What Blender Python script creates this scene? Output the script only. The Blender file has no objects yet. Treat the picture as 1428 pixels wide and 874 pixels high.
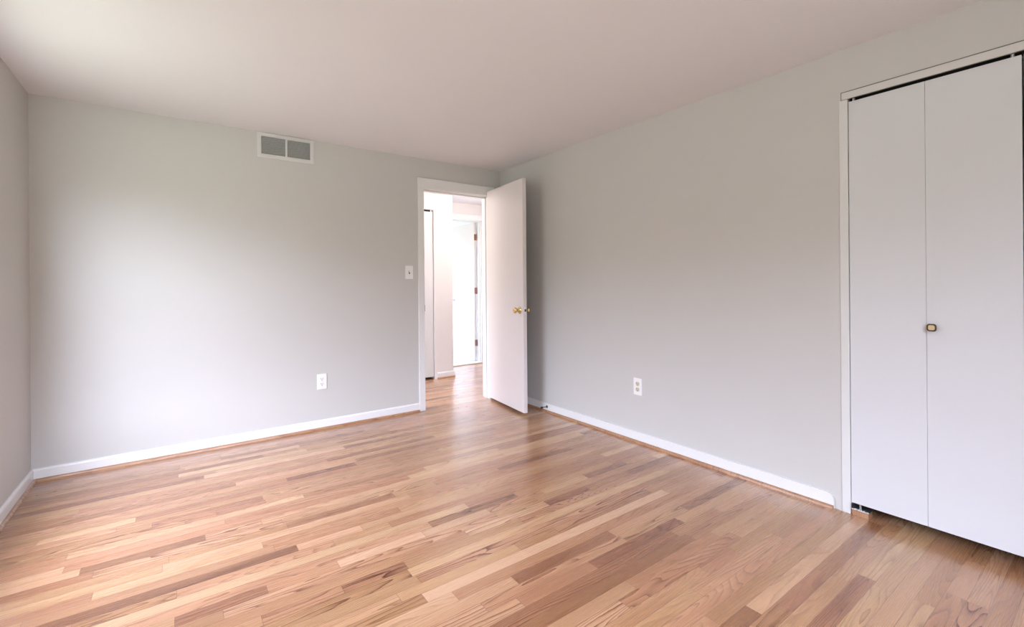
import bpy, bmesh, math, random
from mathutils import Vector, Matrix

S = bpy.context.scene
COL = S.collection
PI = math.pi

# ------------------------------------------------------------------ sizes (metres; x right, y into the room, camera above the origin)
H = 2.286            # ceiling height
D = 3.862            # back wall face
R = 2.674            # right wall face
L = -0.697           # left wall face
B = -1.00            # rear wall face (behind the camera)
HW = 3.976           # hall side of the back wall
HC = 5.050           # hall closet wall face
BW = 5.670           # bathroom wall face
PX = 3.650           # passage right wall face
DX0, DX1, DZ = 1.822, 2.530, 2.020      # entry door opening
CY0, CY1, CZ = -0.345, 0.857, 2.036     # closet opening

# ------------------------------------------------------------------ camera
cam_d = bpy.data.cameras.new('camera')
cam = bpy.data.objects.new('camera', cam_d)
COL.objects.link(cam)
S.camera = cam
f_px, yaw, roll, cy_px = 643.11, math.radians(36.0652), math.radians(-0.4578), 395.42
cam_d.sensor_fit = 'HORIZONTAL'
cam_d.sensor_width = 36.0
cam_d.lens = f_px / 1428 * 36.0
cam_d.shift_y = -(437 - cy_px) / 1428
cam_d.clip_start = 0.02
cyw, syw, cr, sr = math.cos(yaw), math.sin(yaw), math.cos(roll), math.sin(roll)
right = Vector((cyw * cr, -syw * cr, sr))
up = Vector((-cyw * sr, syw * sr, cr))
fwd = Vector((syw, cyw, 0))
cam.matrix_world = Matrix(((right.x, up.x, -fwd.x, 0), (right.y, up.y, -fwd.y, 0), (right.z, up.z, -fwd.z, 1.144), (0, 0, 0, 1)))

# ------------------------------------------------------------------ daylight
S.view_settings.view_transform = 'Standard'
S.view_settings.look = 'None'
S.view_settings.gamma = 1.0
S.view_settings.use_curve_mapping = False
S.view_settings.exposure = 0.88
HALL_FILL = 15.0          # emission of the two added lamps that brighten the hall

world = bpy.data.worlds.new('sky')
S.world = world
world.use_nodes = True
wnt = world.node_tree
bg = wnt.nodes['Background']
SKY, TREES = 13.0, 3.0
wtc = wnt.nodes.new('ShaderNodeTexCoord')
wsep = wnt.nodes.new('ShaderNodeSeparateXYZ')
wnt.links.new(wtc.outputs['Generated'], wsep.inputs[0])
wr = wnt.nodes.new('ShaderNodeValToRGB')          # pale sky above a hazy belt of distant trees
wr.color_ramp.elements[0].position = 0.12
wr.color_ramp.elements[0].color = (0.25 * TREES / 10, 0.262 * TREES / 10, 0.215 * TREES / 10, 1)
wr.color_ramp.elements[1].position = 0.30
wr.color_ramp.elements[1].color = (0.73, 0.80, 1.0, 1)
wnt.links.new(wsep.outputs['Z'], wr.inputs['Fac'])
wnt.links.new(wr.outputs['Color'], bg.inputs['Color'])
bg.inputs['Strength'].default_value = SKY

sun_d = bpy.data.lights.new('sun', 'SUN')
sun_d.energy = 1.5
sun_d.angle = 0.01
sun_d.color = (1.0, 0.93, 0.82)
sun = bpy.data.objects.new('sun', sun_d)
COL.objects.link(sun)
sun.location = (0, 6, 8)
sun.rotation_euler = Vector((-0.12, -0.60, -0.80)).to_track_quat('-Z', 'Y').to_euler()


def portal(name, loc, direction, sx, sy):
    """Sampling portal in a window opening: guides sky light, adds none."""
    d = bpy.data.lights.new(name, 'AREA')
    d.shape = 'RECTANGLE'
    d.size, d.size_y = sx, sy
    d.cycles.is_portal = True
    o = bpy.data.objects.new(name, d)
    COL.objects.link(o)
    o.location = loc
    o.rotation_euler = Vector(direction).to_track_quat('-Z', 'Y').to_euler()


WX0, WX1, WZ0, WZ1 = -0.55, 1.35, 0.50, 2.10         # bedroom window in the rear wall, behind the camera
UY0, UY1, UZ0, UZ1 = 2.05, 3.27, 0.48, 2.06         # bedroom window in the left wall, outside the frame
VY0, VY1, VZ0, VZ1 = 5.98, 7.70, 0.70, 2.15         # bathroom window, in its left wall
portal('bedroom_window_portal', ((WX0 + WX1) / 2, B - 0.05, (WZ0 + WZ1) / 2), (0, 1, 0), WX1 - WX0, WZ1 - WZ0)
portal('bedroom_side_window_portal', (L - 0.05, (UY0 + UY1) / 2, (UZ0 + UZ1) / 2), (1, 0, 0), UY1 - UY0, UZ1 - UZ0)
YY0, YY1, YZ0, YZ1 = 4.08, 4.95, 0.10, 2.06         # opening added at the unseen hall end to bring in daylight
portal('hall_fill_portal', (0.49, (YY0 + YY1) / 2, (YZ0 + YZ1) / 2), (1, 0, 0), YY1 - YY0, YZ1 - YZ0)
portal('bathroom_window_portal', (2.00, (VY0 + VY1) / 2, (VZ0 + VZ1) / 2), (1, 0, 0), VY1 - VY0, VZ1 - VZ0)


# ------------------------------------------------------------------ helpers
def tag(o, label=None, cat=None, group=None, kind=None):
    if label: o['label'] = label
    if cat: o['category'] = cat
    if group: o['group'] = group
    if kind: o['kind'] = kind
    return o


def empty(name, loc, rz=0.0):
    o = bpy.data.objects.new(name, None)
    o.empty_display_size = 0.05
    COL.objects.link(o)
    o.location = loc
    o.rotation_euler = (0, 0, rz)
    return o


def obj(name, bm, mat, parent=None, smooth=False, local=False):
    """One mesh object. Vertices are world coordinates unless local; under a parent they become relative to it."""
    if parent is not None and not local:
        p = parent
        off = Vector((0, 0, 0))
        while p is not None:
            off += Vector(p.location)
            p = p.parent
        for v in bm.verts:
            v.co -= off
    bmesh.ops.recalc_face_normals(bm, faces=bm.faces)
    me = bpy.data.meshes.new(name)
    bm.to_mesh(me)
    bm.free()
    if mat: me.materials.append(mat)
    if smooth:
        for p in me.polygons: p.use_smooth = True
    o = bpy.data.objects.new(name, me)
    COL.objects.link(o)
    if parent is not None: o.parent = parent
    return o


def struct(name, bm, mat, parent=None):
    return tag(obj(name, bm, mat, parent), kind='structure')


def box(bm, x0, x1, y0, y1, z0, z1, bev=0.0, seg=2):
    t = bmesh.new()
    vs = [t.verts.new((x, y, z)) for x in (x0, x1) for y in (y0, y1) for z in (z0, z1)]
    for q in ((0, 1, 3, 2), (4, 6, 7, 5), (0, 4, 5, 1), (2, 3, 7, 6), (0, 2, 6, 4), (1, 5, 7, 3)):
        t.faces.new([vs[i] for i in q])
    bmesh.ops.recalc_face_normals(t, faces=t.faces)
    if bev:
        bmesh.ops.bevel(t, geom=list(t.edges), offset=bev, segments=seg, profile=0.5, affect='EDGES')
    merge(bm, t)
    return bm


def merge(bm, t, M=None):
    if M is not None: t.transform(M)
    mp = {v: bm.verts.new(v.co) for v in t.verts}
    for f in t.faces:
        try: bm.faces.new([mp[v] for v in f.verts])
        except ValueError: pass
    t.free()


def boxes(*args, bev=0.0):
    bm = bmesh.new()
    for a in args: box(bm, *a, bev=bev)
    return bm


def lathe(prof, n=32, axis='z', origin=(0, 0, 0)):
    """prof: (radius, height) points; revolved about the axis through origin."""
    bm = bmesh.new()
    rings = []
    for r, h in prof:
        if r < 1e-6:
            rings.append([bm.verts.new((0, 0, h))])
        else:
            rings.append([bm.verts.new((r * math.cos(2 * PI * k / n), r * math.sin(2 * PI * k / n), h)) for k in range(n)])
    for a, b in zip(rings, rings[1:]):
        for k in range(n):
            q = [a[k % len(a)], a[(k + 1) % len(a)], b[(k + 1) % len(b)], b[k % len(b)]]
            q = list(dict.fromkeys(q))
            if len(q) > 2: bm.faces.new(q)
    for ring, flip in ((rings[0], True), (rings[-1], False)):
        if len(ring) > 2: bm.faces.new(ring[::-1] if flip else ring)
    if axis == 'x': bm.transform(Matrix.Rotation(PI / 2, 4, 'Y'))
    if axis == '-x': bm.transform(Matrix.Rotation(-PI / 2, 4, 'Y'))
    if axis == '-y': bm.transform(Matrix.Rotation(PI / 2, 4, 'X'))
    bm.transform(Matrix.Translation(origin))
    return bm


def extrude_profile(pts, p0, p1, out, upv=(0, 0, 1)):
    """Sweep a 2-D profile (out, up) from p0 to p1."""
    bm = bmesh.new()
    out, upv = Vector(out), Vector(upv)
    a = [bm.verts.new(Vector(p0) + out * u + upv * v) for u, v in pts]
    b = [bm.verts.new(Vector(p1) + out * u + upv * v) for u, v in pts]
    n = len(pts)
    for k in range(n):
        bm.faces.new((a[k], a[(k + 1) % n], b[(k + 1) % n], b[k]))
    bm.faces.new(a[::-1])
    bm.faces.new(b)
    return bm


def join(*bms):
    o = bms[0]
    for t in bms[1:]: merge(o, t)
    return o


# ------------------------------------------------------------------ materials
def new_mat(name):
    m = bpy.data.materials.new(name)
    m.use_nodes = True
    nt = m.node_tree
    return m, nt, nt.nodes['Principled BSDF']


def lk(nt, a, b): nt.links.new(a, b)


def math_node(nt, op, a, b=None, c=None, clamp=False):
    n = nt.nodes.new('ShaderNodeMath')
    n.operation = op
    n.use_clamp = clamp
    for i, v in enumerate((a, b, c)):
        if v is None: continue
        if hasattr(v, 'links'): nt.links.new(v, n.inputs[i])
        else: n.inputs[i].default_value = v
    return n.outputs[0]


def paint(name, col, rough=0.6, bump=0.02, scale=180.0, var=0.02, spec=0.35):
    """Rolled paint: faint mottling and an orange-peel bump."""
    m, nt, b = new_mat(name)
    tc = nt.nodes.new('ShaderNodeTexCoord')
    n1 = nt.nodes.new('ShaderNodeTexNoise')
    n1.inputs['Scale'].default_value = 2.3
    n1.inputs['Detail'].default_value = 3
    lk(nt, tc.outputs['Object'], n1.inputs['Vector'])
    mix = nt.nodes.new('ShaderNodeMix')
    mix.data_type = 'RGBA'
    mix.inputs['A'].default_value = (*[c * (1 - var) for c in col], 1)
    mix.inputs['B'].default_value = (*[min(1, c * (1 + var)) for c in col], 1)
    lk(nt, n1.outputs['Fac'], mix.inputs['Factor'])
    lk(nt, mix.outputs['Result'], b.inputs['Base Color'])
    n2 = nt.nodes.new('ShaderNodeTexNoise')
    n2.inputs['Scale'].default_value = scale
    n2.inputs['Detail'].default_value = 2
    lk(nt, tc.outputs['Object'], n2.inputs['Vector'])
    bp = nt.nodes.new('ShaderNodeBump')
    bp.inputs['Strength'].default_value = bump
    bp.inputs['Distance'].default_value = 0.01
    lk(nt, n2.outputs['Fac'], bp.inputs['Height'])
    lk(nt, bp.outputs['Normal'], b.inputs['Normal'])
    b.inputs['Roughness'].default_value = rough
    b.inputs['Specular IOR Level'].default_value = spec
    return m


def metal(name, col, rough=0.2):
    m, nt, b = new_mat(name)
    tc = nt.nodes.new('ShaderNodeTexCoord')
    n1 = nt.nodes.new('ShaderNodeTexNoise')
    n1.inputs['Scale'].default_value = 60
    lk(nt, tc.outputs['Object'], n1.inputs['Vector'])
    lk(nt, math_node(nt, 'MULTIPLY_ADD', n1.outputs['Fac'], 0.12, rough - 0.06), b.inputs['Roughness'])
    b.inputs['Base Color'].default_value = (*col, 1)
    b.inputs['Metallic'].default_value = 1.0
    return m


def oak(name, plank=True, dark=1.0):
    """Red oak under satin varnish. plank: reads the per-board attributes of the strip floor."""
    m, nt, b = new_mat(name)
    N = nt.nodes

    def attr(a):
        n = N.new('ShaderNodeAttribute')
        n.attribute_name = a
        return n
    sep = N.new('ShaderNodeSeparateXYZ')
    if plank:
        lk(nt, attr('board_uv').outputs['Vector'], sep.inputs[0])
        tone, seed = attr('tone').outputs['Fac'], attr('seed').outputs['Fac']
    else:
        tc = N.new('ShaderNodeTexCoord')
        lk(nt, tc.outputs['Object'], sep.inputs[0])
        tone, seed = None, None
    u, v = sep.outputs['X'], sep.outputs['Y']

    def noise(su, sv, detail, kseed=1.0, rough=0.5, z=None, dist=0.0):
        c = N.new('ShaderNodeCombineXYZ')
        lk(nt, math_node(nt, 'MULTIPLY', u, su), c.inputs[0])
        lk(nt, math_node(nt, 'MULTIPLY', v, sv), c.inputs[1])
        if seed is not None: lk(nt, math_node(nt, 'MULTIPLY', seed, kseed), c.inputs[2])
        n = N.new('ShaderNodeTexNoise')
        n.inputs['Scale'].default_value = 1.0
        n.inputs['Detail'].default_value = detail
        n.inputs['Roughness'].default_value = rough
        n.inputs['Distortion'].default_value = dist
        lk(nt, c.outputs[0], n.inputs['Vector'])
        return n.outputs['Fac']
    field = noise(1.15, 11.0, 1.2, 3.7, 0.4)
    if plank:
        def rnd_of(k): return math_node(nt, 'FRACT', math_node(nt, 'MULTIPLY', seed, k))
        freq = math_node(nt, 'MULTIPLY_ADD', rnd_of(5.31), 14.0, 11.0)
        # flat-sawn boards show cathedral figures, rift-sawn boards nearly straight lines
        field = math_node(nt, 'ADD', field, math_node(nt, 'MULTIPLY', v, math_node(nt, 'MULTIPLY', math_node(nt, 'POWER', rnd_of(3.13), 2.0), 16.0)))
    else:
        freq = 14.0
    wob = noise(26.0, 60.0, 2.0, 1.1, 0.5)
    field = math_node(nt, 'ADD', field, math_node(nt, 'MULTIPLY_ADD', wob, 0.016, -0.008))
    saw = math_node(nt, 'FRACT', math_node(nt, 'MULTIPLY', field, freq))
    ring = math_node(nt, 'POWER', saw, 5.0)
    edge = math_node(nt, 'SUBTRACT', 1.0, math_node(nt, 'POWER', saw, 40.0))
    ring = math_node(nt, 'ADD', math_node(nt, 'MULTIPLY', ring, edge), math_node(nt, 'MULTIPLY', saw, 0.16))
    pores = noise(7.0, 420.0, 2.0, 1.9, 0.6)
    pores = math_node(nt, 'MULTIPLY_ADD', pores, 2.4, -0.85, clamp=True)
    broad = noise(1.3, 9.0, 2.0, 2.3, 0.5)
    patch = noise(3.0, 26.0, 2.0, 4.9, 0.5)
    # how strongly this board shows its growth rings
    if plank:
        show = math_node(nt, 'MULTIPLY_ADD', math_node(nt, 'POWER', rnd_of(9.77), 1.6), 0.80, 0.26)
        t = math_node(nt, 'ADD', tone, math_node(nt, 'MULTIPLY_ADD', broad, 0.5, -0.25))
    else:
        show = 0.35
        t = math_node(nt, 'MULTIPLY_ADD', broad, 0.4, 0.35)
    t = math_node(nt, 'ADD', t, math_node(nt, 'MULTIPLY_ADD', patch, 0.24, -0.12))
    ramp = N.new('ShaderNodeValToRGB')
    cr_ = ramp.color_ramp
    stops = [(0.0, (0.15, 0.062, 0.030)), (0.25, (0.29, 0.130, 0.064)), (0.5, (0.43, 0.220, 0.112)), (0.75, (0.54, 0.315, 0.172)), (1.0, (0.66, 0.43, 0.260))]
    while len(cr_.elements) < len(stops): cr_.elements.new(0.5)
    for e, (p, c) in zip(cr_.elements, stops):
        e.position = p
        e.color = (*[x * dark for x in c], 1)
    lk(nt, t, ramp.inputs['Fac'])
    basec = ramp.outputs['Color']
    if plank:
        hue = N.new('ShaderNodeMix')            # boards lean to pink or to straw yellow
        hue.data_type = 'RGBA'
        hue.inputs['A'].default_value = (1.05, 0.955, 0.96, 1)
        hue.inputs['B'].default_value = (1.0, 0.99, 0.89, 1)
        lk(nt, rnd_of(7.77), hue.inputs['Factor'])
        hm = N.new('ShaderNodeMix')
        hm.data_type = 'RGBA'
        hm.blend_type = 'MULTIPLY'
        hm.inputs['Factor'].default_value = 1.0
        lk(nt, basec, hm.inputs['A'])
        lk(nt, hue.outputs['Result'], hm.inputs['B'])
        basec = hm.outputs['Result']
    mx = N.new('ShaderNodeMix')
    mx.data_type = 'RGBA'
    mx.blend_type = 'MULTIPLY'
    lk(nt, basec, mx.inputs['A'])
    mx.inputs['B'].default_value = (0.20, 0.095, 0.055, 1)
    fac = math_node(nt, 'ADD', math_node(nt, 'MULTIPLY', ring, show), math_node(nt, 'MULTIPLY', pores, 0.30), clamp=True)
    lk(nt, fac, mx.inputs['Factor'])
    out = mx.outputs['Result']
    if plank:
        se = N.new('ShaderNodeSeparateXYZ')
        lk(nt, attr('edge_uv').outputs['Vector'], se.inputs[0])
        # board_uv runs from 10*seed-free offset; edge_uv holds the distances to the joints
        dv = math_node(nt, 'MINIMUM', se.outputs['Y'], math_node(nt, 'SUBTRACT', 0.0572, se.outputs['Y']))
        du = math_node(nt, 'MINIMUM', se.outputs['X'], se.outputs['Z'])
        dmin = math_node(nt, 'MINIMUM', du, dv)
        gap = math_node(nt, 'SUBTRACT', 1.0, math_node(nt, 'DIVIDE', dmin, 0.0011, clamp=True), clamp=True)
        g = N.new('ShaderNodeMix')
        g.data_type = 'RGBA'
        lk(nt, out, g.inputs['A'])
        g.inputs['B'].default_value = (0.10, 0.045, 0.025, 1)
        lk(nt, math_node(nt, 'MULTIPLY', gap, 0.9), g.inputs['Factor'])
        out = g.outputs['Result']
    lk(nt, out, b.inputs['Base Color'])
    bp = N.new('ShaderNodeBump')
    bp.inputs['Strength'].default_value = 0.10
    bp.inputs['Distance'].default_value = 0.002
    hgt = math_node(nt, 'SUBTRACT', math_node(nt, 'MULTIPLY', broad, 1.5), math_node(nt, 'MULTIPLY', pores, 0.25))
    if plank:
        hgt = math_node(nt, 'SUBTRACT', hgt, gap)
    lk(nt, hgt, bp.inputs['Height'])
    lk(nt, bp.outputs['Normal'], b.inputs['Normal'])
    lk(nt, math_node(nt, 'MULTIPLY_ADD', pores, 0.10, 0.24), b.inputs['Roughness'])
    b.inputs['Specular IOR Level'].default_value = 0.55
    b.inputs['Coat Weight'].default_value = 0.55
    b.inputs['Coat Roughness'].default_value = 0.22
    return m


M_wall = paint('greige_wall_paint', (0.580, 0.563, 0.540), 0.55)
M_ceil = paint('ceiling_paint', (0.77, 0.755, 0.775), 0.85, spec=0.15)
M_trim = paint('white_trim_paint', (0.78, 0.77, 0.765), 0.30, 0.008, 60, 0.01, 0.5)
M_door = paint('white_door_paint', (0.73, 0.68, 0.665), 0.33, 0.008, 60, 0.012, 0.5)
M_bifold = paint('white_bifold_paint', (0.67, 0.67, 0.685), 0.35, 0.012, 70, 0.012, 0.5)
M_hall = paint('hall_wall_paint', (0.73, 0.70, 0.695), 0.55)
M_white = paint('white_plastic', (0.86, 0.85, 0.83), 0.35, 0.0, 60, 0.005, 0.5)
M_almond = paint('almond_plastic', (0.66, 0.57, 0.44), 0.35, 0.0, 60, 0.01, 0.5)
M_slot = paint('dark_slot', (0.02, 0.018, 0.016), 0.6, 0.0, 60, 0.1, 0.2)
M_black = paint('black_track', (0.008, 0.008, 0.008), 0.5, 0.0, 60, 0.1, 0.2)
M_louver = paint('grey_louver_paint', (0.43, 0.43, 0.42), 0.45, 0.01, 60, 0.04, 0.4)
M_brass = metal('polished_brass', (0.70, 0.54, 0.26), 0.12)
M_bronze = metal('dark_bronze', (0.10, 0.065, 0.035), 0.35)
M_antique = metal('antique_brass_face', (0.72, 0.58, 0.38), 0.45)
M_copper = metal('aged_copper_hinge', (0.36, 0.20, 0.15), 0.35)
M_steel = metal('galvanised_steel', (0.68, 0.70, 0.72), 0.35)
M_rubber = paint('black_rubber', (0.02, 0.02, 0.02), 0.7, 0.0, 60, 0.05, 0.3)
M_floor = oak('oak_strip_floor')
M_shoe = oak('oak_shoe_molding', plank=False)
M_thresh = paint('marble_threshold', (0.82, 0.76, 0.66), 0.3, 0.0, 60, 0.05, 0.5)


def lawn_mat():
    m, nt, b = new_mat('lawn_grass')
    n = nt.nodes.new('ShaderNodeTexNoise')
    n.inputs['Scale'].default_value = 3
    n.inputs['Detail'].default_value = 6
    r = nt.nodes.new('ShaderNodeValToRGB')
    r.color_ramp.elements[0].color = (0.15, 0.155, 0.095, 1)
    r.color_ramp.elements[1].color = (0.24, 0.24, 0.16, 1)
    lk(nt, n.outputs['Fac'], r.inputs['Fac'])
    lk(nt, r.outputs['Color'], b.inputs['Base Color'])
    b.inputs['Roughness'].default_value = 0.9
    return m


def tile_mat():
    m, nt, b = new_mat('bathroom_tile')
    tc = nt.nodes.new('ShaderNodeTexCoord')
    br = nt.nodes.new('ShaderNodeTexBrick')
    br.offset = 0.0
    br.inputs['Color1'].default_value = (0.46, 0.58, 0.60, 1)
    br.inputs['Color2'].default_value = (0.52, 0.63, 0.64, 1)
    br.inputs['Mortar'].default_value = (0.75, 0.78, 0.78, 1)
    br.inputs['Scale'].default_value = 1.0
    br.inputs['Mortar Size'].default_value = 0.004
    br.inputs['Brick Width'].default_value = 0.10
    br.inputs['Row Height'].default_value = 0.10
    lk(nt, tc.outputs['Object'], br.inputs['Vector'])
    lk(nt, br.outputs['Color'], b.inputs['Base Color'])
    b.inputs['Roughness'].default_value = 0.25
    return m


# ------------------------------------------------------------------ floor: one quad per oak strip
def build_floor():
    rnd = random.Random(11)
    w = 0.0572
    x_lo, x_hi, y_lo, y_hi = L - 0.02, 3.70, B - 0.05, BW
    rows = int((y_hi - y_lo) / w) + 1
    # boards that stand out in the photograph: (x0, x1, y, tone)
    special = SPECIAL
    bm = bmesh.new()
    data = []
    for r in range(rows):
        y0 = y_lo + r * w
        if y0 >= y_hi: break
        cuts = []
        fixed = sorted([s for s in special if y0 <= s[2] < y0 + w])
        x = x_lo - rnd.uniform(0, 0.8)
        segs = []
        pos = x
        lim = x_hi
        fi = 0
        while pos < lim:
            ln = rnd.choice((0.25, 0.35, 0.5, 0.65, 0.8, 1.0, 1.2, 1.5)) * rnd.uniform(0.85, 1.15)
            end = pos + ln
            t = min(1.0, max(0.08, rnd.gauss(0.63, 0.15)))
            if rnd.random() < 0.04: t = rnd.uniform(0.2, 0.35)
            if fi < len(fixed):
                f = fixed[fi]
                if pos >= f[0] - 0.05:
                    end = f[1]; t = f[3] + 0.07; fi += 1
                elif end > f[0] - 0.12:
                    end = f[0]
            segs.append((pos, min(end, lim), t))
            pos = end
        for a, b_, t in segs:
            a2 = max(a, x_lo)
            if b_ <= a2: continue
            yh = min(y0 + w, y_hi)
            vs = [bm.verts.new(c) for c in ((a2, y0, 0), (b_, y0, 0), (b_, yh, 0), (a2, yh, 0))]
            bm.faces.new(vs)
            data.append((a, b_, y0, t, rnd.uniform(0, 40)))
    me = bpy.data.meshes.new('floor')
    bm.to_mesh(me)
    bm.free()
    me.materials.append(M_floor)
    A = me.attributes
    bu = A.new('board_uv', 'FLOAT_VECTOR', 'CORNER')
    eu = A.new('edge_uv', 'FLOAT_VECTOR', 'CORNER')
    to = A.new('tone', 'FLOAT', 'FACE')
    sd = A.new('seed', 'FLOAT', 'FACE')
    for p, (a, b_, y0, t, s) in zip(me.polygons, data):
        to.data[p.index].value = t
        sd.data[p.index].value = s
        for li in p.loop_indices:
            c = me.vertices[me.loops[li].vertex_index].co
            bu.data[li].vector = (c.x - a, c.y - y0 + s * 0.37, 0)
            eu.data[li].vector = (c.x - a, c.y - y0, b_ - c.x)
    o = bpy.data.objects.new('floor', me)
    COL.objects.link(o)
    tag(o, kind='structure')


SPECIAL = [(0.52, 0.92, 2.98, 0.10), (-0.10, 0.37, 2.82, 0.30), (-0.32, 0.10, 2.50, 0.22), (-0.55, 0.42, 2.20, 0.16), (0.42, 0.95, 2.42, 0.22),
           (0.27, 0.53, 1.93, 0.55), (0.50, 0.75, 1.80, 0.34), (1.36, 1.95, 1.34, 0.14), (1.05, 1.60, 1.45, 0.30), (1.55, 1.85, 1.86, 0.20),
           (1.35, 1.62, 0.80, 0.18), (1.72, 2.05, 0.78, 0.34), (1.95, 2.30, 1.98, 0.24), (1.60, 2.20, 2.35, 0.26), (0.95, 1.45, 3.30, 0.30)]
build_floor()

# ------------------------------------------------------------------ room shell
struct('ceiling', boxes((L - 0.15, PX + 0.15, B - 0.2, BW + 0.002, H, H + 0.15)), M_ceil)
struct('wall_left', boxes((L - 0.07, L, B - 0.12, UY0, -0.05, H), (L - 0.07, L, UY1, HW, -0.05, H), (L - 0.07, L, UY0, UY1, -0.05, UZ0), (L - 0.07, L, UY0, UY1, UZ1, H)), M_wall)
struct('wall_back', boxes((L, DX0 - 0.02, D, HW, -0.05, H), (DX1 + 0.02, R + 0.12, D, HW, -0.05, H), (DX0 - 0.02, DX1 + 0.02, D, HW, DZ + 0.02, H)), M_wall)
struct('wall_right', boxes((R, R + 0.12, CY1 + 0.012, D, -0.05, H), (R, R + 0.12, B, CY0 - 0.012, -0.05, H), (R, R + 0.12, CY0 - 0.012, CY1 + 0.012, CZ + 0.02, H)), M_wall)
struct('wall_rear', boxes((L, WX0, B - 0.15, B, -0.05, H), (WX1, R + 0.8, B - 0.15, B, -0.05, H), (WX0, WX1, B - 0.15, B, -0.05, WZ0), (WX0, WX1, B - 0.15, B, WZ1, H)), M_wall)
# closet interior behind the bifold doors
struct('wall_closet', boxes((R + 0.70, R + 0.78, B, CY1 + 0.75, -0.05, H), (R + 0.12, R + 0.70, CY1 + 0.40, CY1 + 0.45, -0.05, H)), M_wall)
# hall, passage and bathroom beyond the open door
struct('wall_hall_front', boxes((R + 0.12, PX, D, HW, -0.05, H)), M_hall)
struct('wall_hall_back', boxes((0.60, 1.76, HC, HC + 0.10, -0.05, H), (2.517, 2.771, HC, HC + 0.10, -0.05, H), (1.76, 2.517, HC, HC + 0.10, 2.040, H), (2.671, 2.771, HC + 0.10, BW + 0.10, -0.05, H), (0.6, 2.671, BW - 0.05, BW + 0.10, -0.05, H)), M_hall)
struct('wall_hall_end', boxes((0.50, 0.60, HW, YY0, -0.05, H), (0.50, 0.60, YY1, BW + 0.1, -0.05, H), (0.50, 0.60, YY0, YY1, YZ1, H), (0.50, 0.60, YY0, YY1, -0.05, YZ0)), M_hall)  # end wall with the added daylight opening
struct('wall_passage', boxes((PX, PX + 0.12, D, BW + 0.12, -0.05, H)), M_hall)
BX0, BX1, BZ = 2.880, 3.587, 2.055
struct('wall_bathroom_front', boxes((2.771, BX0, BW, BW + 0.11, -0.05, H), (BX1, PX, BW, BW + 0.11, -0.05, H), (BX0, BX1, BW, BW + 0.11, BZ, H)), M_hall)
struct('wall_bathroom_left', boxes((2.02, 2.12, BW + 0.10, VY0, -0.05, H), (2.02, 2.12, VY1, 8.1, -0.05, H), (2.02, 2.12, VY0, VY1, -0.05, VZ0), (2.02, 2.12, VY0, VY1, VZ1, H)), M_trim)
struct('wall_bathroom_right', boxes((3.85, 3.95, BW + 0.11, 8.1, -0.05, H)), M_trim)
struct('wall_bathroom_back', boxes((2.02, 3.95, 8.0, 8.1, -0.05, H)), M_trim)
struct('ceiling_bathroom', boxes((2.0, 3.97, BW + 0.002, 8.12, H, H + 0.15)), M_trim)
struct('floor_bathroom', boxes((2.0, 3.97, BW + 0.10, 8.1, -0.05, 0.008)), tile_mat())
struct('trim_9', boxes((BX0, BX1, BW - 0.012, BW + 0.10, -0.03, 0.014), bev=0.004), M_thresh)
# ground outside the windows
lawn = bmesh.new()
vs = [lawn.verts.new(c) for c in ((-40, -40, -0.45), (40, -40, -0.45), (40, 40, -0.45), (-40, 40, -0.45))]
lawn.faces.new(vs)
struct('ground', lawn, lawn_mat())

# ------------------------------------------------------------------ bedroom window (behind the camera, source of the daylight)
wb = bmesh.new()
for a in ((WX0, WX0 + 0.05, B - 0.12, B - 0.04, WZ0, WZ1), (WX1 - 0.05, WX1, B - 0.12, B - 0.04, WZ0, WZ1), (WX0, WX1, B - 0.12, B - 0.04, WZ0, WZ0 + 0.05),
          (WX0, WX1, B - 0.12, B - 0.04, WZ1 - 0.05, WZ1), ((WX0 + WX1) / 2 - 0.025, (WX0 + WX1) / 2 + 0.025, B - 0.12, B - 0.04, WZ0, WZ1)):
    box(wb, *a, bev=0.004)
struct('window_1', wb, M_trim)
ub = bmesh.new()
for a in ((L - 0.07, L - 0.04, UY0, UY0 + 0.05, UZ0, UZ1), (L - 0.07, L - 0.04, UY1 - 0.05, UY1, UZ0, UZ1), (L - 0.07, L - 0.04, UY0, UY1, UZ0, UZ0 + 0.05), (L - 0.07, L - 0.04, UY0, UY1, UZ1 - 0.05, UZ1),
          (L - 0.07, L - 0.04, UY0, UY1, (UZ0 + UZ1) / 2 - 0.025, (UZ0 + UZ1) / 2 + 0.025)):
    box(ub, *a, bev=0.004)
struct('window_3', ub, M_trim)
vb = bmesh.new()
for a in ((2.03, 2.10, VY0, VY0 + 0.05, VZ0, VZ1), (2.03, 2.10, VY1 - 0.05, VY1, VZ0, VZ1), (2.03, 2.10, VY0, VY1, VZ0, VZ0 + 0.05), (2.03, 2.10, VY0, VY1, VZ1 - 0.05, VZ1)):
    box(vb, *a, bev=0.004)
struct('window_2', vb, M_trim)

# ------------------------------------------------------------------ baseboards with oak shoe molding
BBH, BBT = 0.076, 0.013
bb_prof = [(0, 0), (BBT, 0), (BBT, BBH - 0.012), (BBT - 0.003, BBH - 0.004), (BBT - 0.008, BBH), (0, BBH)]
shoe_prof = [(BBT, 0)] + [(BBT + 0.014 * math.cos(a), 0.019 * math.sin(a)) for a in [k * PI / 12 for k in range(7)]]
shoe_prof = [(BBT, 0.0), (BBT + 0.014, 0.0)] + [(BBT + 0.014 * math.cos(k * PI / 16), 0.004 + 0.014 * math.sin(k * PI / 16)) for k in range(1, 9)]


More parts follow.
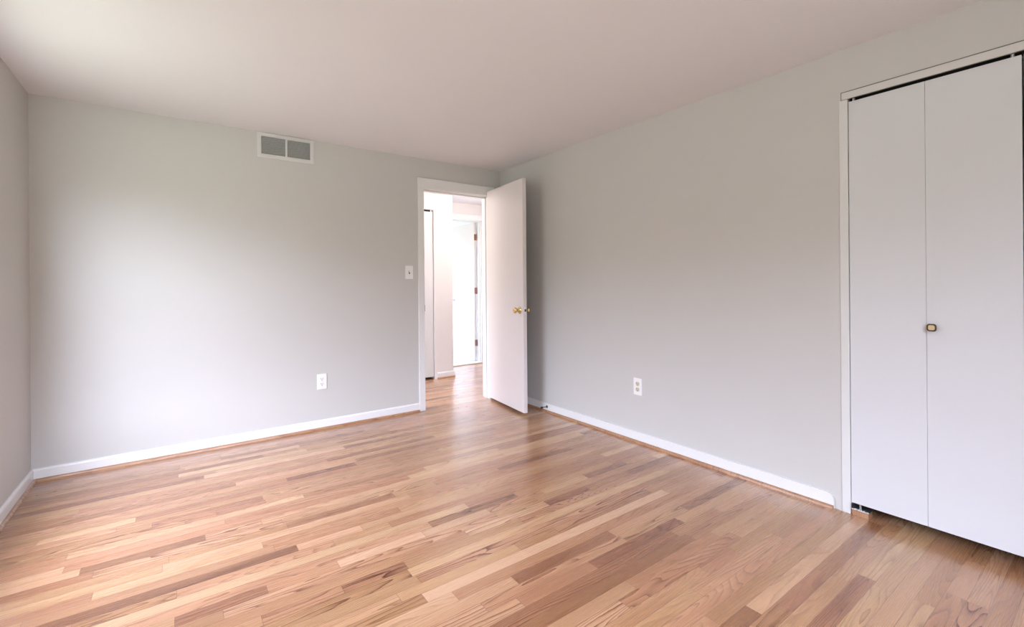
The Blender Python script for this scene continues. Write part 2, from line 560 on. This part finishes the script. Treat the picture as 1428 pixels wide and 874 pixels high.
def baseboard(name, p0, p1, out, rounded_end=False):
    if rounded_end:
        # the free end by the closet is eased to a quarter round
        d = (Vector(p1) - Vector(p0)).normalized()
        ln = (Vector(p1) - Vector(p0)).length
        r = 0.035
        out_l = [(0, 0), (ln, 0)] + [(ln - r + r * math.cos(k * PI / 16), BBH - r + r * math.sin(k * PI / 16)) for k in range(0, 9)] + [(0, BBH)]
        bm = extrude_profile(out_l, Vector(p0), Vector(p0) + Vector(out) * BBT, d)
    else:
        bm = extrude_profile(bb_prof, p0, p1, out)
    o = struct(name, bm, M_trim)
    s = extrude_profile(shoe_prof, p0, p1, out)
    c = obj('shoe_molding', s, M_shoe, o)
    c['label'] = 'natural oak quarter-round strip along the foot of the baseboard'
    return o


baseboard('baseboard_left', (L, B, 0), (L, D, 0), (1, 0, 0))
baseboard('baseboard_back', (L, D, 0), (1.764, D, 0), (0, -1, 0))
baseboard('baseboard_right', (R, D, 0), (R, 0.926, 0), (-1, 0, 0), True)
baseboard('baseboard_hall', (2.545, HC, 0), (2.771 + BBT, HC, 0), (0, -1, 0))
baseboard('baseboard_passage', (PX, HW, 0), (PX, BW, 0), (-1, 0, 0))

# ------------------------------------------------------------------ entry door casing, jamb and stop
CW = 0.058
cas = bmesh.new()
box(cas, DX0 - CW, DX0, D - 0.016, D, 0, DZ + 0.0, bev=0.003)
box(cas, DX1, DX1 + CW, D - 0.016, D, 0, DZ + 0.0, bev=0.003)
box(cas, DX0 - CW, DX1 + CW, D - 0.016, D, DZ, DZ + 0.090, bev=0.003)
box(cas, DX0 - CW, DX0, HW, HW + 0.016, 0, DZ, bev=0.003)
box(cas, DX1, DX1 + CW, HW, HW + 0.016, 0, DZ, bev=0.003)
box(cas, DX0 - CW, DX1 + CW, HW, HW + 0.016, DZ, DZ + 0.08, bev=0.003)
tr1 = struct('trim_1', cas, M_trim)
jm = bmesh.new()
box(jm, DX0 - 0.020, DX0 + 0.004, D - 0.004, HW + 0.004, 0, DZ + 0.004)
box(jm, DX1 - 0.004, DX1 + 0.020, D - 0.004, HW + 0.004, 0, DZ + 0.004)
box(jm, DX0, DX1, D - 0.004, HW + 0.004, DZ - 0.006, DZ + 0.020)
box(jm, DX0 + 0.004, DX0 + 0.014, D + 0.045, D + 0.080, 0, DZ - 0.006, bev=0.002)
box(jm, DX1 - 0.014, DX1 - 0.004, D + 0.045, D + 0.080, 0, DZ - 0.006, bev=0.002)
box(jm, DX0 + 0.004, DX1 - 0.004, D + 0.045, D + 0.080, DZ - 0.018, DZ - 0.006, bev=0.002)
obj('jamb', jm, M_trim, tr1)
sp = boxes((DX0 - 0.001, DX0 + 0.007, D - 0.008, D + 0.040, 0.900, 0.957), bev=0.0015)
obj('strike_plate', sp, M_slot, tr1)['label'] = 'dark metal strike plate'


# ------------------------------------------------------------------ entry door, standing open
def knob_profile():
    # rosette, neck, ball with a flat face
    return [(0.0, 0.0), (0.031, 0.0), (0.032, 0.003), (0.029, 0.008), (0.020, 0.011), (0.012, 0.014), (0.0115, 0.026), (0.014, 0.030), (0.021, 0.034), (0.0255, 0.041),
            (0.0265, 0.048), (0.024, 0.056), (0.019, 0.0605), (0.013, 0.062), (0.012, 0.0605), (0.0, 0.0605)]


def entry_door():
    hx, hy = 2.5350, 3.8440                  # hinge pin
    fx, fy = 2.4520, 3.1520                  # free corner on the wall side
    ln = math.hypot(fx - hx, fy - hy)
    ang = math.atan2(fy - hy, fx - hx)
    d = empty('door_1', (hx, hy, 0.0), ang)
    tag(d, 'white flush bedroom door standing open with brass knobs', 'door', kind='structure')
    T = 0.035
    # local: x along the leaf from the hinge; the hall-side face is at y=-T (towards the room's left), wall-side face at y=0
    lf = boxes((0.004, ln, -T, 0.0, 0.0255, 2.058 - 0.002), bev=0.0015)
    leaf = obj('leaf', lf, M_door, d, local=True)
    kz, kx = 0.912, ln - 0.060
    for side, nm in ((-1, 0), (1, 1)):
        k = lathe(knob_profile(), 36)
        k.transform(Matrix.Rotation(PI / 2 if side < 0 else -PI / 2, 4, 'X'))
        k.transform(Matrix.Translation((kx, -T if side < 0 else 0.0, kz)))
        kb = obj('knob', k, M_brass, d, smooth=True, local=True)
        kb['label'] = 'polished brass round knob'
    lp = boxes((ln - 0.0005, ln + 0.0012, -T / 2 - 0.012, -T / 2 + 0.012, kz - 0.028, kz + 0.028), bev=0.0005)
    lpo = obj('latch_plate', lp, M_trim, d, local=True)
    lb = bmesh.new()
    box(lb, ln + 0.001, ln + 0.009, -T / 2 - 0.007, -T / 2 + 0.006, kz - 0.011, kz + 0.011, bev=0.003)
    q = obj('latch_bolt', lb, M_bronze, d, local=True)
    q['label'] = 'dark latch bolt in the door edge'
    for z in (0.22, 1.03, 1.84):
        hb = lathe([(0.0, z), (0.0055, z), (0.0055, z + 0.09), (0.0, z + 0.09)], 12)
        box(hb, 0.0, 0.0025, -T + 0.004, -0.001, z, z + 0.09)
        obj('hinge', hb, M_brass, d, local=True)['label'] = 'brass butt hinge'
    return d


entry_door()

# ------------------------------------------------------------------ closet trim and bifold doors
M_ctrim = paint('closet_trim_paint', (0.70, 0.70, 0.685), 0.45)
ct = bmesh.new()
box(ct, R - 0.004, R + 0.10, CY1, CY1 + 0.036, 0, CZ, bev=0.0015)
box(ct, R - 0.004, R + 0.10, CY0 - 0.036, CY0, 0, CZ, bev=0.0015)
t2 = struct('trim_2', ct, M_ctrim)
M_head = paint('head_board_paint', (0.64, 0.62, 0.60), 0.5)
hd = boxes((R - 0.009, R - 0.003, CY0 - 0.060, CY1 + 0.024, CZ + 0.001, CZ + 0.035), bev=0.0015)
obj('head_board', hd, M_head, t2)
hb = boxes((R - 0.003, R + 0.004, CY0 - 0.064, CY1 + 0.0285, CZ + 0.0005, CZ + 0.0405))
M_seam = paint('dark_seam_grey', (0.20, 0.185, 0.16), 0.7)  # plain dark backing edge, wider than the head board
obj('head_seam', hb, M_seam, t2)['label'] = 'dark seam around the closet head board'
tk = bmesh.new()
box(tk, R + 0.030, R + 0.036, CY0, CY1, CZ - 0.030, CZ + 0.018)
box(tk, R + 0.004, R + 0.036, CY0, CY1, CZ + 0.012, CZ + 0.018)
tko = obj('track', tk, M_black, t2)
tko['label'] = 'black steel door track'


def bifold(name, label, x_face, panels, z0, z1, axis, mat, parts=True, kn=None):
    """Flush panels hung in line; axis 'y' for the bedroom closet (face towards -x), 'x' for the hall one (face towards -y)."""
    mid = (panels[0][0] + panels[-1][1]) / 2
    loc = (x_face, mid, 0) if axis == 'y' else (mid, x_face, 0)
    d = empty(name, loc)
    tag(d, label, 'closet door')
    for a, b in panels:
        if axis == 'y': bm = boxes((x_face, x_face + 0.028, a, b, z0, z1), bev=0.0012)
        else: bm = boxes((a, b, x_face, x_face + 0.028, z0, z1), bev=0.0022)
        obj('panel', bm, mat, d)
    return d


P1, P2, P3, P4 = (0.5695, 0.8545), (0.2800, 0.5687), (-0.0125, 0.2745), (-0.3420, -0.0140)
bf = bifold('bifold_door', 'white flush two-panel bifold closet door with small bronze-rimmed pull', R + 0.001, (P2, P1), 0.058, 2.0225, 'y', M_bifold)


def pull(parent, y, z, x):
    """Rounded-square pull: dark bronze dish rim with an antique brass face."""
    def sq(r, hw, hh, n=8):
        pts = []
        for cx_, cy_, a0 in ((hw - r, hh - r, 0), (-hw + r, hh - r, PI / 2), (-hw + r, -hh + r, PI), (hw - r, -hh + r, 3 * PI / 2)):
            for k in range(n + 1):
                a = a0 + k * PI / 2 / n
                pts.append((cx_ + r * math.cos(a), cy_ + r * math.sin(a)))
        return pts

    def stack(levels):
        bm = bmesh.new()
        prev = None
        for hw, r, dx in levels:
            ring = [bm.verts.new((x - dx, y + u, z + v)) for u, v in sq(r, hw, hw)]
            if prev:
                for k in range(len(ring)):
                    bm.faces.new((prev[k], prev[(k + 1) % len(ring)], ring[(k + 1) % len(ring)], ring[k]))
            else: bm.faces.new(ring)
            prev = ring
        bm.faces.new(prev)
        return bm
    k = obj('pull', stack([(0.007, 0.006, 0.0), (0.007, 0.006, 0.012), (0.0150, 0.009, 0.016), (0.0165, 0.010, 0.021), (0.0155, 0.0095, 0.0245), (0.0118, 0.007, 0.0255), (0.0112, 0.0068, 0.0235)]), M_bronze, parent)
    k['label'] = 'dark bronze rim of the square door pull'
    fc = obj('pull_face', stack([(0.0112, 0.0068, 0.0230), (0.0108, 0.0066, 0.0245), (0.0085, 0.005, 0.0250)]), M_antique, k)
    fc['label'] = 'beige antique brass face of the pull'


pull(bf, 0.5480, 0.938, R + 0.001)
for y in (0.835, 0.305):
    pv = lathe([(0.0, 2.020), (0.006, 2.020), (0.006, 2.046), (0.0, 2.046)], 12, origin=(R + 0.010, y, 0))
    obj('pivot_pin', pv, M_steel, bf)['label'] = 'bright steel top pivot pin'
bf2 = bifold('bifold_door', 'white flush bifold closet door beyond the one with the square pull', R + 0.001, (P4, P3), 0.058, 2.0225, 'y', M_bifold)

# floor bracket at the foot of the closet door, on its oak block
fb = empty('pivot_bracket', (R + 0.01, 0.82, 0))
tag(fb, 'small steel pivot bracket on an oak block under the corner of the closet door', 'door bracket')
obj('block', boxes((R - 0.004, R + 0.060, 0.786, 0.853, 0.0, 0.030), bev=0.002), M_shoe, fb)['label'] = 'natural oak block'
br = bmesh.new()
box(br, R - 0.010, R + 0.060, 0.780, 0.855, 0.030, 0.034, bev=0.001)
box(br, R - 0.010, R + 0.060, 0.852, 0.8555, 0.030, 0.052, bev=0.001)
for k in range(5): box(br, R - 0.012, R + 0.0, 0.784 + k * 0.012, 0.790 + k * 0.012, 0.033, 0.038, bev=0.001)
obj('plate', br, M_steel, fb)['label'] = 'toothed steel plate'
obj('pin', lathe([(0, 0.034), (0.005, 0.034), (0.005, 0.060), (0, 0.060)], 12, origin=(R + 0.016, 0.822, 0)), M_steel, fb)

# ------------------------------------------------------------------ air return grille
vx0, vx1, vz0, vz1 = 0.489, 0.884, 2.097, 2.282
g = empty('return_air_grille', ((vx0 + vx1) / 2, D, vz0))
tag(g, 'white metal return air grille with two grey louver panels, high on the back wall', 'vent')
g1, g2 = (0.517, 0.680), (0.694, 0.857)
gz0, gz1 = 2.125, 2.257
fr = bmesh.new()
for a in ((vx0, g1[0], vz0, vz1), (g2[1], vx1, vz0, vz1), (g1[0], g2[1], vz0, gz0), (g1[0], g2[1], gz1, vz1), (g1[1], g2[0], gz0, gz1)):
    box(fr, a[0], a[1], D - 0.008, D - 0.0005, a[2], a[3], bev=0.0)
M_vent = paint('vent_frame_paint', (0.66, 0.65, 0.635), 0.45)
obj('frame', fr, M_vent, g)
for gx in (g1, g2):
    lv = bmesh.new()
    n = 11
    for k in range(n):
        z = gz0 + (k + 0.5) * (gz1 - gz0) / n
        t = bmesh.new()
        box(t, gx[0], gx[1], -0.0055, 0.0055, -0.0006, 0.0006)
        merge(lv, t, Matrix.Translation((0, D - 0.0062, z)) @ Matrix.Rotation(math.radians(38), 4, 'X'))
    box(lv, gx[0], gx[1], D - 0.0015, D - 0.0003, gz0, gz1)
    obj('louver_panel', lv, M_louver, g)['label'] = 'dull grey louvers'
for sx in (vx0 + 0.012, vx1 - 0.012):
    obj('screw', lathe([(0, 0), (0.004, 0), (0.003, 0.002), (0, 0.0025)], 12, axis='-y', origin=(sx, D - 0.008, (vz0 + vz1) / 2)), M_steel, g)


# ------------------------------------------------------------------ switch and outlets (plate in the local xz plane, facing -y)
def cover(bm, w, h, t=0.006):
    box(bm, -w / 2, w / 2, -t, 0, -h / 2, h / 2, bev=0.0025, seg=3)
    return bm


sw = empty('light_switch', (1.679, D, 1.252))
tag(sw, 'white toggle light switch on the back wall beside the door casing', 'light switch')
obj('cover_plate', cover(bmesh.new(), 0.074, 0.118), M_white, sw, local=True)
tg = bmesh.new()
box(tg, -0.006, 0.006, -0.0066, -0.0055, -0.013, 0.013)
obj('toggle_slot', tg, M_slot, sw, local=True)['label'] = 'dark slot around the toggle'
tgl = bmesh.new()
t = bmesh.new()
box(t, -0.0045, 0.0045, -0.015, 0.0, -0.005, 0.005, bev=0.001)
merge(tgl, t, Matrix.Translation((0.001, -0.0055, 0.002)) @ Matrix.Rotation(math.radians(-28), 4, 'X'))
obj('toggle', tgl, M_white, sw, local=True)
for z in (-0.030, 0.030):
    obj('screw', lathe([(0, 0), (0.0032, 0), (0.0025, 0.0012), (0, 0.0015)], 12, axis='-y', origin=(0, -0.006, z)), M_steel, sw, local=True)


def outlet(loc, rz, label, face_mat):
    e = empty('wall_outlet', loc, rz)
    tag(e, label, 'electrical outlet', 'duplex wall outlets')
    obj('cover_plate', cover(bmesh.new(), 0.074, 0.122), M_white, e, local=True)
    for z in (-0.0205, 0.0205):
        # round-sided receptacle face
        bm = bmesh.new()
        pts = []
        for k in range(32):
            a = 2 * PI * k / 32
            pts.append((max(-0.0165, min(0.0165, 0.0175 * math.cos(a))), max(-0.0140, min(0.0140, 0.0175 * math.sin(a)))))
        lo = [bm.verts.new((u, -0.0055, z + v)) for u, v in pts]
        hi = [bm.verts.new((u, -0.0078, z + v)) for u, v in pts]
        for k in range(32): bm.faces.new((lo[k], lo[(k + 1) % 32], hi[(k + 1) % 32], hi[k]))
        bm.faces.new(hi)
        r = obj('receptacle', bm, face_mat, e, local=True)
        s = bmesh.new()
        box(s, -0.0078, -0.0052, -0.0083, -0.0076, z - 0.001, z + 0.0095)
        box(s, 0.0050, 0.0076, -0.0083, -0.0076, z + 0.000, z + 0.0085)
        merge(s, lathe([(0, 0), (0.0032, 0), (0.0032, 0.0006), (0, 0.0006)], 14, axis='-y', origin=(0, -0.0077, z - 0.0075)))
        obj('slots', s, M_slot, r, local=True)['label'] = 'dark plug slots'
    obj('screw', lathe([(0, 0), (0.003, 0), (0.0025, 0.001), (0, 0.0012)], 12, axis='-y', origin=(0, -0.006, 0)), M_steel, e, local=True)
    return e


outlet((0.932, D, 0.378), 0, 'white duplex outlet low on the pale back wall, under the air grille', M_white)
outlet((R, 2.145, 0.399), -PI / 2, 'white duplex outlet with tan sockets low on the right wall, between door and closet', M_almond)

# ------------------------------------------------------------------ door stop on the right baseboard
ds = empty('door_stop', (R - BBT, 3.140, 0.048))
tag(ds, 'dark rigid door stop screwed to the white baseboard behind the open door', 'door stop')
obj('flange', lathe([(0, 0), (0.013, 0), (0.012, 0.003), (0.006, 0.006), (0, 0.006)], 16, axis='-x', origin=(0, 0, 0)), M_bronze, ds, local=True)
obj('rod', lathe([(0, 0.004), (0.0040, 0.004), (0.0032, 0.03), (0.0045, 0.055), (0, 0.055)], 12, axis='-x'), M_bronze, ds, smooth=True, local=True)
obj('bumper', lathe([(0, 0.053), (0.009, 0.053), (0.0095, 0.060), (0.008, 0.068), (0, 0.069)], 16, axis='-x'), M_rubber, ds, smooth=True, local=True)['label'] = 'black rubber tip'

# ------------------------------------------------------------------ hall: closet door, added fill lamps, bathroom door
hcl = bifold('bifold_door', 'white hall closet door with a dark gap above, seen through the open doorway', HC + 0.012, ((1.770, 2.143), (2.145, 2.509)), 0.030, 2.018, 'x', M_bifold)
obj('pivot_pin', lathe([(0, 2.016), (0.006, 2.016), (0.006, 2.038), (0, 2.038)], 12, origin=(2.485, HC + 0.016, 0)), M_steel, hcl)
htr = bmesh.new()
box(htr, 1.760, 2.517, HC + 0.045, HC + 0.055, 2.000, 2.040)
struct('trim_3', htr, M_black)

bc = bmesh.new()
box(bc, BX1, BX1 + 0.060, BW - 0.014, BW, 0, BZ, bev=0.003)
box(bc, BX0 - 0.064, BX0, BW - 0.014, BW, 0, BZ, bev=0.003)
box(bc, BX0 - 0.064, BX1 + 0.060, BW - 0.014, BW, BZ, BZ + 0.078, bev=0.003)
bt = struct('trim_4', bc, M_trim)
bj = bmesh.new()
box(bj, BX1 - 0.010, BX1 + 0.002, BW - 0.002, BW + 0.112, 0.012, BZ)
box(bj, BX0 - 0.002, BX0 + 0.010, BW - 0.002, BW + 0.112, 0.012, BZ)
box(bj, BX0, BX1, BW - 0.002, BW + 0.112, BZ - 0.010, BZ + 0.002)
box(bj, BX1 - 0.022, BX1 - 0.010, BW + 0.030, BW + 0.070, 0.012, BZ - 0.01, bev=0.002)
obj('jamb', bj, M_trim, bt)


def bath_door():
    hx, hy = 3.567, BW + 0.116
    d = empty('door_2', (hx, hy, 0.0), math.radians(91.5))
    tag(d, 'white bathroom door swung inward beyond the hall, with copper-coloured hinges', 'door', kind='structure')
    T, ln = 0.035, 0.640
    obj('leaf', boxes((0.0, ln, 0.004, T + 0.004, 0.030, 2.040), bev=0.0015), M_door, d, local=True)
    k = lathe(knob_profile(), 28)
    k.transform(Matrix.Rotation(-PI / 2, 4, 'X'))
    k.transform(Matrix.Translation((ln - 0.06, T + 0.004, 0.905)))
    obj('knob', k, M_steel, d, smooth=True, local=True)['label'] = 'bright steel knob'
    for z in (0.235, 1.000, 1.785):
        hb = bmesh.new()
        box(hb, -0.003, 0.001, 0.004, T, z, z + 0.09, bev=0.0008)
        merge(hb, lathe([(0, z - 0.003), (0.006, z - 0.003), (0.006, z + 0.093), (0, z + 0.093)], 12, origin=(-0.005, -0.002, 0)))
        obj('hinge', hb, M_copper, d, local=True)['label'] = 'copper-coloured butt hinge'


bath_door()

# made-up lamps brightening the hall, out of sight left and right of the doorway
m_, nt_, b_ = new_mat('hall_fill_glow')
b_.inputs['Base Color'].default_value = (0.9, 0.88, 0.84, 1)
b_.inputs['Emission Color'].default_value = (1.0, 0.90, 0.86, 1)
b_.inputs['Emission Strength'].default_value = HALL_FILL
for lx, ly, lab in ((1.35, 4.35, 'added unseen globe lamp that brightens the hall, over the hall closet door'), (3.28, 4.50, 'added unseen globe lamp that brightens the hall, before the bathroom door')):
    lamp = empty('added_hall_lamp', (lx, ly, H))
    tag(lamp, lab, 'lamp')
    obj('base', lathe([(0, H - 0.001), (0.06, H - 0.001), (0.06, H - 0.02), (0.012, H - 0.03), (0.012, H - 0.16), (0, H - 0.16)], 32, origin=(lx, ly, 0)), M_steel, lamp)
    obj('shade', lathe([(0, H - 0.155)] + [(0.14 * math.sin(k * PI / 12), H - 0.295 + 0.14 * math.cos(k * PI / 12)) for k in range(1, 12)] + [(0, H - 0.435)], 32, origin=(lx, ly, 0)), m_, lamp, smooth=True)
